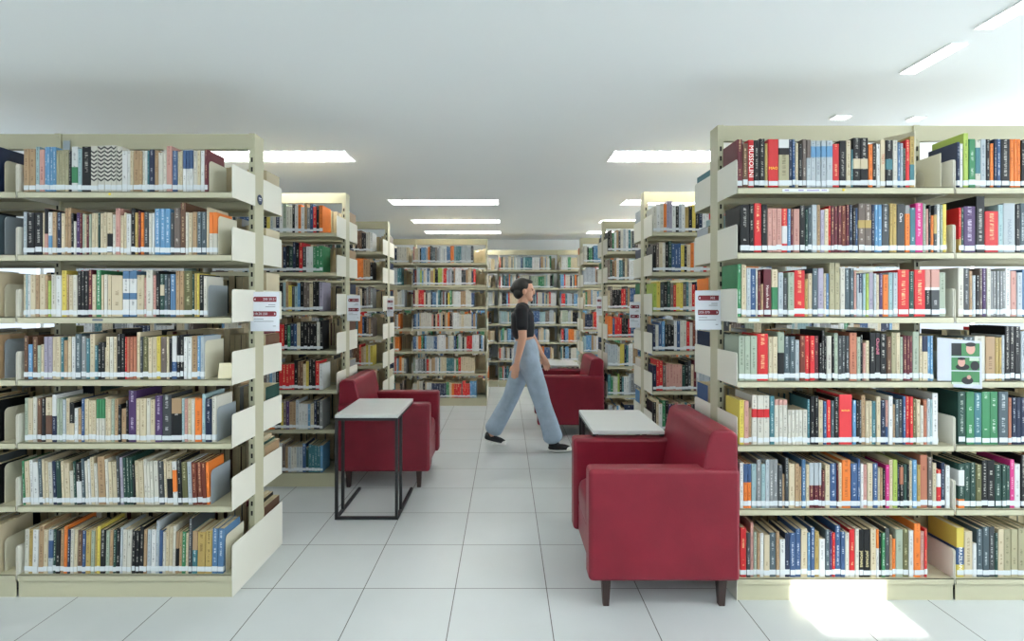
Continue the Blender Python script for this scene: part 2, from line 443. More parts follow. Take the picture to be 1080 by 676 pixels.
SOUP = BookSoup()
def soup_book(mat, w, h, d, code, bands=(), fine=False, lab=True, col=None):
    col = col or rgbj(PL[code]); ink = PT[code]+(random.random(),)
    T = lambda vs: [tuple(mat @ Vector(p)) for p in vs]
    if fine:
        vs, fs, info, t, y0 = cover_geo(w, h, d, col, ink, bands, h > .22)
        SOUP.add(T(vs), fs, 0, [i[0] for i in info], [i[1] if len(i[1]) == 4 else i[1] for i in info], [i[2] for i in info])
        SOUP.add(T(boxv(-w/2+t, w/2-t, y0, d-.003, .003, h-.003)), BOXF, 1, [(1,1,1)]*6, [(0,0,0,0)]*6, [[(-1,-1)]*4]*6)
        if lab: SOUP.add(T(label_box(w)), BOXF, 2, [(1,1,1)]*6, [(0,0,0,0)]*6, [[(-1,-1)]*4]*6)
        return
    zl = random.uniform(.008,.014); zs = [0, zl, zl+random.uniform(.016,.026), h] if lab else [0, h]
    vs = [p for z in zs for p in ((-w/2,0,z),(w/2,0,z),(w/2,d,z),(-w/2,d,z))]
    n = len(zs)
    fs = []; ms = []; uv = []
    for k in range(n-1):
        for i in range(4):
            j = (i+1) % 4
            fs.append((k*4+i, k*4+j, k*4+4+j, k*4+4+i))
            ms.append(2 if lab and k == 1 and i == 0 else 1 if i == 2 else 0)
            uv.append([(0,zs[k]),(1,zs[k]),(1,zs[k+1]),(0,zs[k+1])] if i == 0 else [(-1,-1)]*4)
    fs.append(((n-1)*4,(n-1)*4+1,(n-1)*4+2,(n-1)*4+3)); ms.append(1); uv.append([(-1,-1)]*4)
    vs = T(vs); b = len(SOUP.v); SOUP.v += vs
    for f, mi, u in zip(fs, ms, uv):
        SOUP.f.append(tuple(b+i for i in f)); SOUP.m.append(mi)
        SOUP.col += [col+(1.,)]*4; SOUP.ink += [ink]*4; SOUP.uv += u

def book_object(mat, w, h, d, code, bands, title=None, chevron=False):
    col = rgbj(PL[code], .05); ink = PT[code]+(random.random(),)
    if title or chevron: ink = col+(0.,)
    vs, fs, info, t, y0 = cover_geo(w, h, d, col, ink, bands, h > .22)
    s = BookSoup(); s.add(vs, fs, 0, [i[0] for i in info], [i[1] for i in info], [i[2] for i in info])
    o = link('book', s.mesh('book', ['cover'])); o.matrix_world = mat
    MB().box(-w/2+t, w/2-t, y0, d-.003, .003, h-.003).build('page_block', 'page', o)
    m = MB(); m.add(label_box(w), BOXF); m.build('spine_label', 'label', o)
    if chevron:
        m = MB(); n = max(1, round(w/.034)); pw = w/n/2
        z = .05
        while z < h-.02:
            for i in range(n):
                x = -w/2+pw*2*i
                for sgn, xa in ((1, x), (-1, x+pw)):
                    za, zb = (z+.011, z) if sgn > 0 else (z, z+.011)
                    m.add([(xa,-.0005,za),(xa+pw,-.0005,zb),(xa+pw,-.0005,zb+.008),(xa,-.0005,za+.008)], [(0,1,2,3)])
            z += .019
        m.build('chevron_print', M_ink('1c1c1f'), o)
    if title:
        txt, hx, across, size, zc = title
        me = text_mesh(txt, size)
        for v in me.vertices:
            x, y = v.co.x, v.co.y
            v.co = (x, -.0006, zc*h+y) if across else (y, -.0006, zc*h-x)
        me.materials.clear(); me.materials.append(M_ink(hx))
        link('title', me, o)
    return o
_ink = {}
def M_ink(hx):
    if hx not in _ink: _ink[hx] = plain('ink_'+hx, hx, .5)
    return _ink[hx]

# rows of the two front bookcases, read off the photograph: position:top colour[bands from the spine's foot in percent]
ROWS = {
('L1',6): (15,145,.2130,265,0,'45:52t 72:52t 102:40a 122:55p 148:42s 161:42s 175:42s 188:42s 203:58h 218:57h 236:56h 250:56h 266:60k 280:40w[e20-55] 312:52a 332:40k 378:38C 412:36C 445:34C 480:34C 505:40C 533:62w 560:62w 572:62c 587:60t 618:62t 632:60i 645:62w 657:60q 667:55n 692:58t 712:70i 735:55i 752:38p 780:60b 806:65c 818:62c 832:55w[b55-98] 850:55w[b55-98] 866:55w[b55-98] 884:60i 905:58c 921:60w 940:55R|957'),
('L1',5): (15,210,.2130,270,0,'42:58l 60:62k 98:62k 137:60c 146:40p[k45-99] 166:60w[s10-45] 186:58t 207:60n 230:65c 248:40t 263:38t 280:65k 292:105i 304:62u 323:65R 333:68f 345:70c 355:75R 368:70f 380:65c 398:65c 412:62E 424:65c 440:60c 458:62c[k5-50] 485:72i 500:40p 524:75c 540:62c 553:68w 576:40k 596:62Y 612:55R 624:62o 641:60G 665:65i 680:65w 692:42s 720:42s 745:42s 771:62G 788:38d 820:12B 846:60i 862:62c 880:58t 903:58S 926:58S 950:35c 963:60i[o50-100] 983:60i[o50-100]|1002'),
('L1',4): (15,276,.2130,270,0,'42:62c 54:58a 64:62w 78:60c 103:60t 122:58c 150:65t 165:90L 180:60i 205:65w 232:40y 257:60t 270:62c 290:62i 310:42k 330:42k 347:42k 364:36R 383:60c 403:38e 428:62c 442:60i 460:62c 480:65c 535:42w[x0-10,x38-52,x83-100] 569:42w[x0-10,x38-52,x83-100] 604:62c 640:75p 652:40i 685:62p 700:42k 719:58E[c50-75] 740:58S 757:60G 770:58x 797:42t 818:42t 839:42O 880:58E 891:55Y 904:55y 914:60k 935:68i|952'),
('L1',3): (15,344,.2130,262,0,'45:48B 65:90s 88:52B 112:95f 130:90c 145:52v 165:52v 185:52c 205:52c 226:55q 242:70t 262:52c 280:52w 300:38S 331:50g 354:60q 372:40c 397:95q 412:80k 428:80k 446:105c 453:52c 470:52i 490:52c 506:38k 528:38k 545:52r 555:52P 570:52P 586:52P 604:30c 622:52G 636:52O 662:55c 682:52c 703:50y 724:52d 752:52c 765:60k 778:48b[w40-100] 803:48k[w40-55] 820:48k[w40-55] 838:52w 856:55w 876:48t 905:48s 920:50l|937'),
('L1',2): (15,408,.2130,275,0,'48:58f 66:58c 92:52i 110:60B 131:62k 151:55c[B12-60] 186:40n[w55-100] 208:60f 223:60f 237:65l 253:60c 272:80k[c0-48] 295:108w 312:108t 330:60b 346:62c 366:70c 383:70c 403:62i[e55-100] 418:62i[e55-100] 432:62i[e55-100] 447:55c 461:62c 478:62f 495:62t 513:90k 528:110t 552:70k 564:20u 602:60c 622:60c 652:60i 672:65c 695:45u 731:40G 776:58k[t65-100] 826:60a 840:62p 856:60c 875:62i 891:58o 928:38a 945:60n 976:50i|996'),
('L1',1): (15,472,.2130,285,-2.2,'42:68e 55:70c 78:65w 95:75w 120:58S 140:60c 154:70c 170:75i 190:70n 210:68E 234:70c 250:80c 275:118i 295:70E 308:75k[w10-55] 334:58S 351:70i 366:60w 379:50c 399:80i 416:48t 454:60i 470:72c 488:72c 510:45G 525:52v 541:52E 557:52E 573:52E 587:85k 600:68c 620:68c 643:60i 660:70i 676:70i 692:68i 716:70G 742:60c 757:70c[k10-60] 786:70w[o30-80] 810:62k 832:75O 860:72l 882:75K 907:75K 932:75K 952:75o|966'),
('L1',0): (15,540,.2315,285,1.2,'42:85i 62:85Y 80:85w 105:68t 130:85c 150:85l[b35-75] 172:85E 186:88k 206:85t 222:70o 238:85n 252:85i 268:85c 284:90B 305:90b 322:90Y 345:90f 362:80Y 373:70y 388:85k 412:90f 429:90t 445:88E 460:80k 478:75l 490:85i 511:85i 531:90k 549:90k 566:72k 586:85t 601:85l 619:85w 641:45l 656:88b 673:95i 686:70c 701:70c 718:70i 731:95t[k15-60] 746:95t 760:95e 778:100c 790:35G 807:90q[t55-100] 832:95Y 868:90Y 898:80x 925:80x|952'),
('R1',6): (755,138,.2130,275,0,'108:35R 133:55B 162:38r 190:40k 217:32k 245:55Y 259:35r 311:35h[k68-82,w82-100] 365:35n 380:35b 395:55c 410:60k 430:35d 450:38l[d62-100] 472:42l[s65-88] 497:42l[s65-88] 522:42l[s65-88] 548:42l[s65-88] 580:58r 613:42k 647:40c 672:85q 681:28k[c38-58] 718:28k[c38-58] 757:60o 778:55k 798:58w 817:38c 842:40k[q38-60] 878:40i 902:50x 915:55l 930:80E 941:38r 962:20Y[q12-45]|986'),
('R1',5): (770,205,.2222,272,0,'50:45k 92:42k 115:38r 150:45k 178:62p 200:62p 222:62p 248:62r[w20-60] 275:65s 290:65R 302:65p 332:48k 358:68E 372:60S 390:45l 415:45t 430:70v 450:65c 470:50r 479:50R 496:55R 513:50R 531:50K 552:45R 568:45n 583:60k 598:60b 609:40d[Y50-66] 640:40d[Y50-66] 673:45n 688:45s 703:45s 723:42G 758:38Y 774:40Y 793:42G 831:48o[g82-100] 855:60q 882:38m 918:40f 933:65p 945:45k 956:95o 969:48G[Y40-80] 985:42w 1000:45f 1012:42y|1030'),
('R1',4): (770,272,.2222,275,0,'38:25e 55:28c 78:45l 99:48b 124:50i 133:60R 147:120t 160:50R 198:50c[e15-62] 229:65l 254:90G 275:65f 306:55r 357:95Y 372:70c 392:45S 418:45v 446:70c 458:70x 473:20h 498:20h 524:45i 548:45S 570:45S 590:60p 601:75l 613:70n[l0-55] 630:70a 645:70L 661:65v 683:70l 697:75c 711:70u 728:75o 755:65a 775:65l 797:52r 853:60E 876:52r 929:50k[p62-100,w56-62] 955:50G[p62-100,w56-62] 996:65f|1027'),
('R1',3): (770,342,.2222,268,0,'42:55f 71:55f 98:55f 131:45r 183:60c 203:58c 227:38f[k12-58] 259:58S 285:58S 312:75l 332:55K 358:55r 379:55r 403:55R 423:90k 437:30k 450:55k 461:55i 486:60k 496:42f 515:55G 533:55G 551:55G 568:40P 604:60f 622:50k 632:88p 646:78c 664:40k 690:40k 714:45k 745:58B 768:40h 789:40c 809:60f 824:55R 840:55R 855:55R 869:35f 900:55c 914:55c[n65-100] 941:55s 953:55s|967'),
('R1',2): (760,408,.2222,275,0,'90:65y 113:68p 136:100t 149:40i[r55-72] 174:42i[r55-72] 204:42i[r55-72] 235:45q 258:62i[p88-100] 278:62i[p88-100] 297:62i[p88-100] 320:110i 338:110i 355:110i 373:110i 391:110i 414:62q 427:45k 447:45k 467:65c 489:70b 505:65r 525:68S 541:50k 565:38j 627:65s 645:68k 660:65G 671:42t 690:68c 708:68c 721:70q 740:48c 761:65n 785:65p[b0-40] 798:45w 819:85t 830:62S 848:62G 866:45b 881:48r 898:48r 916:60O 931:62c 950:90i 966:62P 983:58l 998:62a 1009:32w|1036'),
('R1',1): (775,474,.2222,280,0,'24:65w 42:70o[b58-100] 62:70o[b58-100] 80:70a 104:50g 126:70a 146:50l 166:50g 185:50g 207:75G 228:120t 239:42G 257:70c 286:70t 308:85t 319:50x 338:75c 355:65R[l50-100] 378:65R[l50-100] 399:65R[l50-100] 415:100R 431:75c 454:68b 486:70R 495:65c 510:52o 552:68b 585:48b 598:70w 612:75p 631:68c 657:68b 681:90c 692:90t 705:95k 717:75m 736:52c 753:52L 776:70n 785:75k[P55-95] 803:72E 820:75k 831:55c 845:52s 866:75Y 883:28P 918:38d 941:68c 960:98r[w55-90] 982:65n 1001:78w|1022'),
('R1',0): (775,540,.2222,320,0,'27:85r 56:110G 76:60p 91:105f 106:110t 121:112w 139:120c 167:110S 197:105t 214:140w 240:110n 262:110b 290:92b 316:92c 347:110s 361:85b 381:105Y 403:140w 432:95S 453:105u 465:110r 479:75b 504:105b 526:110i 546:95r[w0-12] 572:90i 591:95k 613:95k 646:90c 673:92w[o60-100] 686:110k 699:110e 716:90G 738:120t 750:140o 766:95f 801:95O 829:100w 852:65o 883:105p 902:90r|915'),
('RP',6): (970,130,.3107,220,0,'128:65n 139:70w 150:35L 167:55e 190:60i[q30-85] 208:55l 227:55k 241:70o 253:55n 263:55b 277:55k 308:55o 321:55o 333:55o 345:60k 358:55R 372:58c 390:55S|410'),
('RP',5): (970,130,.3107,432,0,'133:280r[Y0-30] 142:280E 151:275u 192:235k 222:292r 268:270a 285:265l 326:270k 342:265S 360:270c 378:272b|400'),
('RP',4): (970,130,.3107,655,0,'132:488i 152:490G 171:500t 182:515l 193:515k 206:490d 216:490u 229:490i 243:500g 253:500g 263:500g 273:500g 283:500g 293:490w 311:500p 331:505l 350:495x 370:500c|392'),
('RP',3): (970,335,.2144,305,0,'185:95c 215:90S 240:90S 270:85i 325:88t 373:92Y 391:92Y 406:80l 421:38k 446:38k 471:38k 500:60l 525:70R 550:60c|575'),
('RP',2): (970,335,.2144,615,0,'191:355E 230:355e 270:360q 307:355e 348:355e 388:355S 437:385P 455:385n 477:385n 500:385n 525:370c 550:380R|575'),
('RP',1): (970,470,.2517,262,0,'163:75E[w50-85,o0-20] 190:72E 213:72E 237:80O 262:62k 286:62k 318:80E 346:80E 363:85E 381:60m 401:78w 425:40k 445:70c 465:70G|485'),
('RP',0): (970,470,.2517,565,0,'157:360y[b25-60] 190:375c 225:425w 242:365S 266:355S 293:355G 317:380E 331:365c 356:365h 385:365h 413:360h 442:370i 470:370h|500'),
}
TITLES = {('R1',6,162):('MUSSOLINI','f3efe9',False,.031,.55), ('R1',6,259):('MAO','f2d21c',True,.019,.40),
 ('R1',6,817):('TRETA','b3432e',False,.017,.6), ('R1',5,793):('Clara','e9e9e6',False,.02,.72), ('R1',4,160):('Hannah Arendt','efe6da',False,.0175,.42),
 ('R1',3,690):('Churchill','e37a94',False,.021,.72), ('R1',2,565):('BUTLER','f1d44a',True,.0115,.68),
 ('R1',0,591):('JAPONAIS','e9d9a4',False,.018,.38), ('R1',0,613):('JAPONAIS','e9d9a4',False,.018,.38),
 ('RP',5,285):('MANDELA','7d8790',False,.026,.42), ('RP',0,157):('BRAZILIAN','f2f2ee',False,.022,.38)}
ORD = ('first second third fourth fifth sixth seventh eighth ninth tenth eleventh twelfth thirteenth fourteenth fifteenth sixteenth seventeenth eighteenth '
       'nineteenth twentieth').split()
TENS = {2:'twenty', 3:'thirty', 4:'forty', 5:'fifty'}
def ordinal(n):
    if n <= 20: return ORD[n-1]
    if n % 10 == 0: return TENS[n//10][:-1]+'ieth'
    return TENS[n//10]+'-'+ORD[n % 10-1]
SHELF = ['bottom','sixth','fifth','fourth','third','second','top']
PLACE = {'L1':'front left bookcase', 'R1':'front right bookcase left bay', 'RP':'front right bookcase right bay'}

specs = []
for (case, k), (ox, oy, sc, base, tilt, txt) in ROWS.items():
    yf = CASES['R1' if case == 'RP' else case][1]
    ys_ = yf+.010; S = F/ys_
    body, end = txt.split('|')
    toks = body.split(' ')
    # band lists hold commas, never spaces
    parsed = []
    for t in toks:
        mm = re.match(r'(\d+):(\d+)([A-Za-z])(?:\[(.*)\])?$', t)
        x, top, code, bd = int(mm[1]), int(mm[2]), mm[3], mm[4]
        bands = []
        for b in (bd.split(',') if bd else []):
            q = re.match(r'([A-Za-z])(\d+)-(\d+)', b); bands.append((PL[q[1]], int(q[2])/100, int(q[3])/100, q[1]))
        parsed.append((x, top, code, bands))
    for i, (x, top, code, bands) in enumerate(parsed):
        xe = parsed[i+1][0] if i+1 < len(parsed) else int(end)
        X0 = (ox+x*sc-CX)/S; X1 = (ox+xe*sc-CX)/S
        h = min(.268, max(.12, (base-top)*sc/S))
        specs.append(dict(case=case, k=k, i=i+1, n=len(parsed), x=x, X0=X0, X1=X1, h=h, code=code, bands=bands, tilt=tilt, y=ys_, px=ox+x*sc))
for s in specs:
    s['area'] = (s['X1']-s['X0'])*s['h'] if s['px'] < 1074 else 0
must = set(TITLES)
order = sorted(specs, key=lambda s: -((s['case'], s['k'], s['x']) in must)*10-s['area'])
for r, s in enumerate(order): s['solo'] = r < 330
for s in specs:
    case, k = s['case'], s['k']
    w = s['X1']-s['X0']-.0013; h = s['h']; xm = (s['X0']+s['X1'])/2
    d = min(.215, max(.13, h*.72+random.uniform(-.01, .012)))
    if case == 'RP' and k == 5 and s['x'] in (133,142,151): d = .16
    z = lev(case)[k]+.001
    a = math.radians(s['tilt'])
    if a: w *= math.cos(a)*.985; z += abs(math.sin(a))*w/2+.0005
    mat = Matrix.Translation((xm, s['y']+random.uniform(0,.004), z)) @ Matrix.Rotation(a, 4, 'Y')
    s['mat'] = mat
    chev = s['code'] == 'C'; code = 'i' if chev else s['code']
    bands = s['bands']
    if not s['solo'] and not chev:
        soup_book(mat, w, h, d, code, [b[:3] for b in bands], fine=True); continue
    key = (case, k, s['x'])
    o = book_object(mat, w, h, d, code, [b[:3] for b in bands], TITLES.get(key), chev)
    adj = 'thick ' if w > .034 else 'tall ' if h > .235 else 'short ' if h < .165 else 'slim ' if w < .018 else ''
    extra = ' with black chevrons' if chev else ' with '+PAL[bands[0][3]][1].split()[-1]+' block' if bands else ''
    if key in TITLES: extra = ' with '+{'MUSSOLINI':'white','MAO':'yellow','BUTLER':'gold'}.get(TITLES[key][0],'large')+' lettering'
    lab = f"{adj}{PAL[code][1]} book{extra}, {ordinal(s['i'])} from left, {SHELF[k]} shelf, {PLACE[case]}"
    if len(re.findall(r"[A-Za-z0-9][A-Za-z0-9'-]*", lab)) > 16:
        lab = f"{PAL[code][1]} book{extra}, {ordinal(s['i'])} from left, {SHELF[k]} shelf, {PLACE[case]}"
    if len(re.findall(r"[A-Za-z0-9][A-Za-z0-9'-]*", lab)) > 16:
        lab = f"{PAL[code][1]} book, {ordinal(s['i'])} from left, {SHELF[k]} shelf, {PLACE[case]}"
    tag(o, lab, 'book', f"books on the {SHELF[k]} shelf, {PLACE[case]}")

# the rest of the shelves: rows of books a few pixels each
LIGHT = 'icctwliicatsbgGknrfeqdowlci'
OLD = 'ctBdckiwgORnEtck'
def fill_row(x0, x1, yfront, z, pal, facing=1, seq=None, align='left', fillfrac=(.86,.99), hmin=.19, hmax=.235, gapend=.0):
    """facing 1: spines towards -Y (front side), -1: spines towards +Y"""
    books = []
    L = (x1-x0)*random.uniform(*fillfrac)
    tot = 0; items = list(seq) if seq else []
    if align == 'right': items = items[::-1]
    i = 0; run = 0; code = None; hh = random.uniform(hmin, hmax); ww = .022
    while True:
        if i < len(items): code = items[i]; i += 1; w = random.uniform(.019,.028); h = hh*random.uniform(.97,1.03) if i > 1 and items[i-2] == code else random.uniform(hmin, hmax); hh = h
        else:
            if run <= 0:
                code = random.choice(pal); run = random.choice((1,1,1,1,2,3,4)); ww = random.uniform(.012,.034); hh = random.uniform(hmin, hmax)
            run -= 1; w = ww; h = hh
        if tot+w > L: break
        books.append((tot, w, h, code)); tot += w
    for (t, w, h, code) in books:
        x = x0+t+w/2 if align == 'left' else x1-t-w/2
        d = random.uniform(.14,.19)
        if facing == 1: mat = Matrix.Translation((x, yfront, z+.001))
        else: mat = Matrix.Translation((x, yfront, z+.001)) @ Matrix.Rotation(PI, 4, 'Z')
        soup_book(mat, w-.0006, h, d, code)
SEQ = {
 ('L2',6):'kylinwfiikwowtgbrko', ('L2',5):'fyckwiktnkEnkrGwweee', ('L2',4):'bGrkydkatyGaskddckkv', ('L2',3):'rrrrkenbckkkkkik',
 ('L2',2):'dgslkrrrrrkBBcykkrw', ('L2',1):'ookkyduttlwwwscnkg', ('L2',0):'llklwdtliillbEqqqqs',
 ('R2',6):'iwiovvwklwYkyknwwrukebprcEuk', ('R2',5):'kdcikEbbbykcowwlrcteb', ('R2',4):'LyGkEdryydqirnqnkGyik', ('R2',3):'nibskkkwbiiriKweik',
 ('R2',2):'nrrdpppppEkGcRwlllldLLt', ('R2',1):'kcwekuGplcq', ('R2',0):'lctkwgqin',
 ('R3',6):'kdewtGilwq', ('R3',5):'dEBtwqqGcd', ('R3',4):'cdkkkkrrGt', ('R3',3):'oobrrrkkkr', ('R3',2):'lllliyynqww', ('R3',1):'qeiiLkqww',
 ('L3',6):'kckBBkkiiw', ('L3',5):'kRrEEooootttk', ('L3',4):'titdckdgdg', ('L3',3):'qqqoobkdtd', ('L3',2):'dBBBrtcyiy',
 ('L4',5):'nKlaLscwxlttykkLLcrrlvl', ('L4',6):'pccikssslokSSdglwwlwxx', ('L4',4):'RccrrrckiinxxwqEgRlky', ('L4',3):'nxlxciiiiiipkcrlcktcokd',
 ('C5',5):'rwkqGEboqlcwkk',
}
for ck, (xs_, yf, _l) in CASES.items():
    for i in range(len(xs_)-1):
        a, b = xs_[i]+.012, xs_[i+1]-.012
        for k, z in enumerate(lev(ck)):
            front_done = (ck == 'L1' and i == 1) or (ck == 'R1')
            if not (ck == 'L1' and i == 1) and not (ck == 'R1' and i == 0):
                if not (ck == 'R1' and i == 1):
                    al = 'right' if ck[0] == 'L' and (i == len(xs_)-2) and ck != 'L4' else 'left'
                    sq = SEQ.get((ck, k)) if ((al == 'right') or (ck[0] == 'R' and i == 0) or (ck == 'L4' and i == 2) or (ck == 'C5' and i == 2)) else None
                    gap = .1 if al == 'right' else .0
                    pal = OLD if ck in ('L1','L3') else LIGHT
                    if ck == 'L1': fill_row(a, b-.085, yf+.010, z, 'kctGdwByx', 1, ('wwkkc','eiGk','iRtGk','ackt','iiwcc','YkyyS','tcnnn')[k], 'right', fillfrac=(.97,.99))
                    else: fill_row(a, b-gap, yf+.010, z, pal, 1, sq, al, (.84,.97))
            fill_row(a, b, yf+DEP-.010, z, OLD if ck[0] == 'L' else LIGHT, -1, None, 'right' if ck[0] == 'L' else 'left', (.88,.99), .17, .235)
bs = link('books', SOUP.mesh('books', ['cover','page','label']))
bs['kind'] = 'stuff'; bs['label'] = 'the many smaller books filling all the farther bookcase shelves'; bs['category'] = 'books'

# ------------------------------------------------------------------ bookends, cards and other loose things on the front shelves
def bookend(X, y0, z, dep, hgt, mat, label, flip=1):
    r = empty('bookend', (X, y0, z+.0006))
    p = MB().prism(plate_outline(0, dep, 0, hgt, r=.022), 'x', -.0008, .0008); p.build('upright_plate', mat, r)
    MB().box(-.0008, .10*-flip, .002, dep-.002, 0, .0012).build('foot', mat, r) if flip < 0 else MB().box(-.06, -.0008, .004, dep-.004, -.0004, .0002).build('foot', mat, r)
    tag(r, label, 'bookend', 'steel bookends on the front shelves')
for k in range(7):
    bookend(-2.43, 2.455+.03, LEV_L[k], .17, (.16,.19)[k % 2], 'bookend_grey' if k in (5,3) else 'bookend_cream', f"{'grey' if k in (5,3) else 'cream'} steel bookend at the photo's left edge, {SHELF[k]} shelf, front left bookcase")
def endx(case, k): return max(s['X1'] for s in specs if s['case'] == case and s['k'] == k)
for k, hgt, dep, mt, col in ((6,.155,.15,'bookend_cream','cream'),(5,.19,.17,'bookend_cream','cream'),(4,.155,.17,'bookend_grey','grey'),(3,.185,.16,'bookend_cream','cream'),
                        (2,.165,.17,'bookend_grey','grey'),(1,.165,.17,'bookend_grey','grey'),(0,.18,.17,'bookend_cream','cream')):
    a = math.radians({1:-2.2, 0:1.2}.get(k, 0))
    x = endx('L1', k)+.0028+(math.sin(max(a,0))*.2 if a > 0 else 0.0)
    bookend(x, 2.455+.02, LEV_L[k], dep, hgt, mt, f"{col} steel bookend holding the row's end, {SHELF[k]} shelf, front left bookcase")
# tall cream board standing at the end of the top right row
o = MB().prism([(0,0),(.20,0),(.20,.30),(0,.27)], 'x', -.002, .002).build('divider_board', 'bookend_cream')
o.location = (endx('R1',6)+.004, 2.445, LEV_R[6]+.001); tag(o, 'tall thin cream board closing the row, top shelf, front right bookcase', 'board')
# rounded plate with an oval finger hole
def holed_end(X, y, z):
    r = empty('bookend', (X, y, z+.0006))
    m = MB(); n = 24; W, Hh = .23, .165
    outer = []
    for i in range(n):
        a = 2*PI*i/n
        outer.append((W/2+max(-W/2,min(W/2,W*.8*math.cos(a))), max(0, min(Hh, Hh/2+Hh*.8*math.sin(a)))))
    inner = [(W*.55+.035*math.cos(2*PI*i/n), .06+.045*math.sin(2*PI*i/n)) for i in range(n)]
    for x0, s in ((-.0012,1),(.0012,-1)):
        pass
    vs = [(x, p[0], p[1]) for x in (-.0012,.0012) for ring in (outer, inner) for p in ring]
    fs = []
    for i in range(n):
        j = (i+1) % n
        fs.append((i,j,n+j,n+i)); fs.append((2*n+i,3*n+i,3*n+j,2*n+j))
        fs.append((i,2*n+i,2*n+j,j)); fs.append((n+i,n+j,3*n+j,3*n+i))
    m.add(vs, fs); m.build('upright_plate', 'bookend_cream', r)
    MB().box(-.10, -.0012, .01, W-.01, -.0003, .0006).build('foot', 'bookend_cream', r)
    tag(r, 'beige bookend plate with an oval finger hole, top shelf of front right bookcase', 'bookend', 'steel bookends on the front shelves')
holed_end(2.075, 2.44, LEV_R[6])
# small cream card leaning at the end of the fourth shelf, left
o = MB().box(-.032, .032, -.0006, .0006, 0, .074).build('note_card', 'paper_cream')
o.location = (-1.365, 2.49, LEV_L[3]+.002); o.rotation_euler = (math.radians(-12), 0, math.radians(4))
tag(o, 'small cream note card propped beside the bookend, fourth shelf, front left bookcase', 'card')
# poster card propped in the fourth shelf, its right part hanging over the lip
p = empty('poster_card', (2.125, 2.4265, LEV_R[3])); p.rotation_euler = (0, 0, math.radians(-9))
MB().prism([(-.07,.002),(-.002,.002),(-.002,-.026),(.118,-.032),(.116,.191),(-.07,.208)], 'y', -.0006, .0006).build('sheet', plain('lilac_white_card', 'bfc4cf', .5), p)
pg = plain('photo_green', '3f7a4c', .5); pk = plain('photo_dark', '17191c', .5); ps = plain('photo_skin', 'c9988a', .5); pw = plain('photo_pale', 'b9c9b8', .5)
def ell(m, cx, cz, rx, rz, y, mi): m.prism([(cx+a*rx, cz+b*rz) for a, b in disc(1, 16)], 'y', y, y+.0002, mi)
for q, (z0, z1) in enumerate(((.120,.182),(.054,.115),(-.012,.049))):
    m = MB(); m.box(-.038, .068, -.0012, -.0008, z0, z1, 0)
    if q == 0:
        m.box(-.038, .0, -.0014, -.0012, z0+.004, z1, 1); ell(m, .034, z0+.036, .017, .026, -.0015, 2); ell(m, .034, z0+.056, .02, .010, -.0017, 1)
    elif q == 1:
        ell(m, .004, z0+.016, .026, .015, -.0014, 1); ell(m, .0, z0+.038, .014, .021, -.0015, 2); ell(m, .0, z0+.055, .015, .007, -.0017, 1); ell(m, .05, z0+.022, .017, .022, -.0015, 1); m.box(.03,.066,-.0013,-.0012,z1-.016,z1,3)
    else:
        ell(m, .022, z0+.018, .022, .018, -.0014, 1); ell(m, .028, z0+.034, .008, .010, -.0015, 2); m.box(-.036,.066,-.0013,-.0012,z0,z0+.010,3)
    m.v = [(v[0]*1.12+.032, v[1]+.0004, v[2]) for v in m.v]
    m.build('photo', [pg, pk, ps, pw], p)
tag(p, 'white poster card with three green film stills hung over the fourth shelf edge', 'poster')
# stickers and labels on the bookcases (parts of them)
def on_case(case, name, mesh_builder, mats): return mesh_builder.build(name, mats, CASE[case])
b = MB().prism([(DEP/2+a*.027, 1.962+c*.027) for a, c in disc(1, 28)], 'x', -1.309, -1.3075); o = on_case('L1','round_sticker', b, plain('navy_sticker', '2b3a55', .4)); o['label'] = 'round navy sticker with white lettering'
b = MB()
for zz, w in ((1.967,.015),(1.957,.010)): b.box(-1.3075,-1.307, DEP/2-w, DEP/2+w, zz, zz+.005)
b.build('lettering', 'paper', o)
def strip(case, x0, x1, k, hx, z0=-.021, z1=-.008, name='label_strip', yy=-.001):
    return on_case(case, name, MB().box(x0, x1, yy, yy+.0008, lev(case)[k]+z0, lev(case)[k]+z1), M_ink(hx))
s_ = strip('R1', 1.315, 1.535, 6, 'd9dde8'); s_['label'] = 'white printed shelf label'
b = MB(); 
for x, w in ((1.325,.02),(1.39,.025),(1.43,.06),(1.50,.025)): MB().box(x, x+w, -.0016, -.001, LEV_R[6]-.017, LEV_R[6]-.012).build('printed_line', M_ink('8a7aa8'), s_)
strip('R1', 1.095+.06, 1.095+.11, 4, 'c7d3da')
for case, x, k in (('R1',1.605,6),('L1',-1.897,6)):
    on_case(case, 'round_dot', MB().prism([(x+a*.006, lev(case)[k]-.012+c*.006) for a, c in disc(1,14)], 'y', -.0012, -.0002), M_ink('e2c51e'))['label'] = 'small yellow dot sticker'
strip('L1', -1.98, -1.93, 4, '5d6470', -.018, -.008)
o = on_case('L1', 'tag_clip', MB().box(-2.31,-2.275, DEP/2-.056, DEP/2-.053, 2.20, 2.26), M_ink('9aa6ad'))

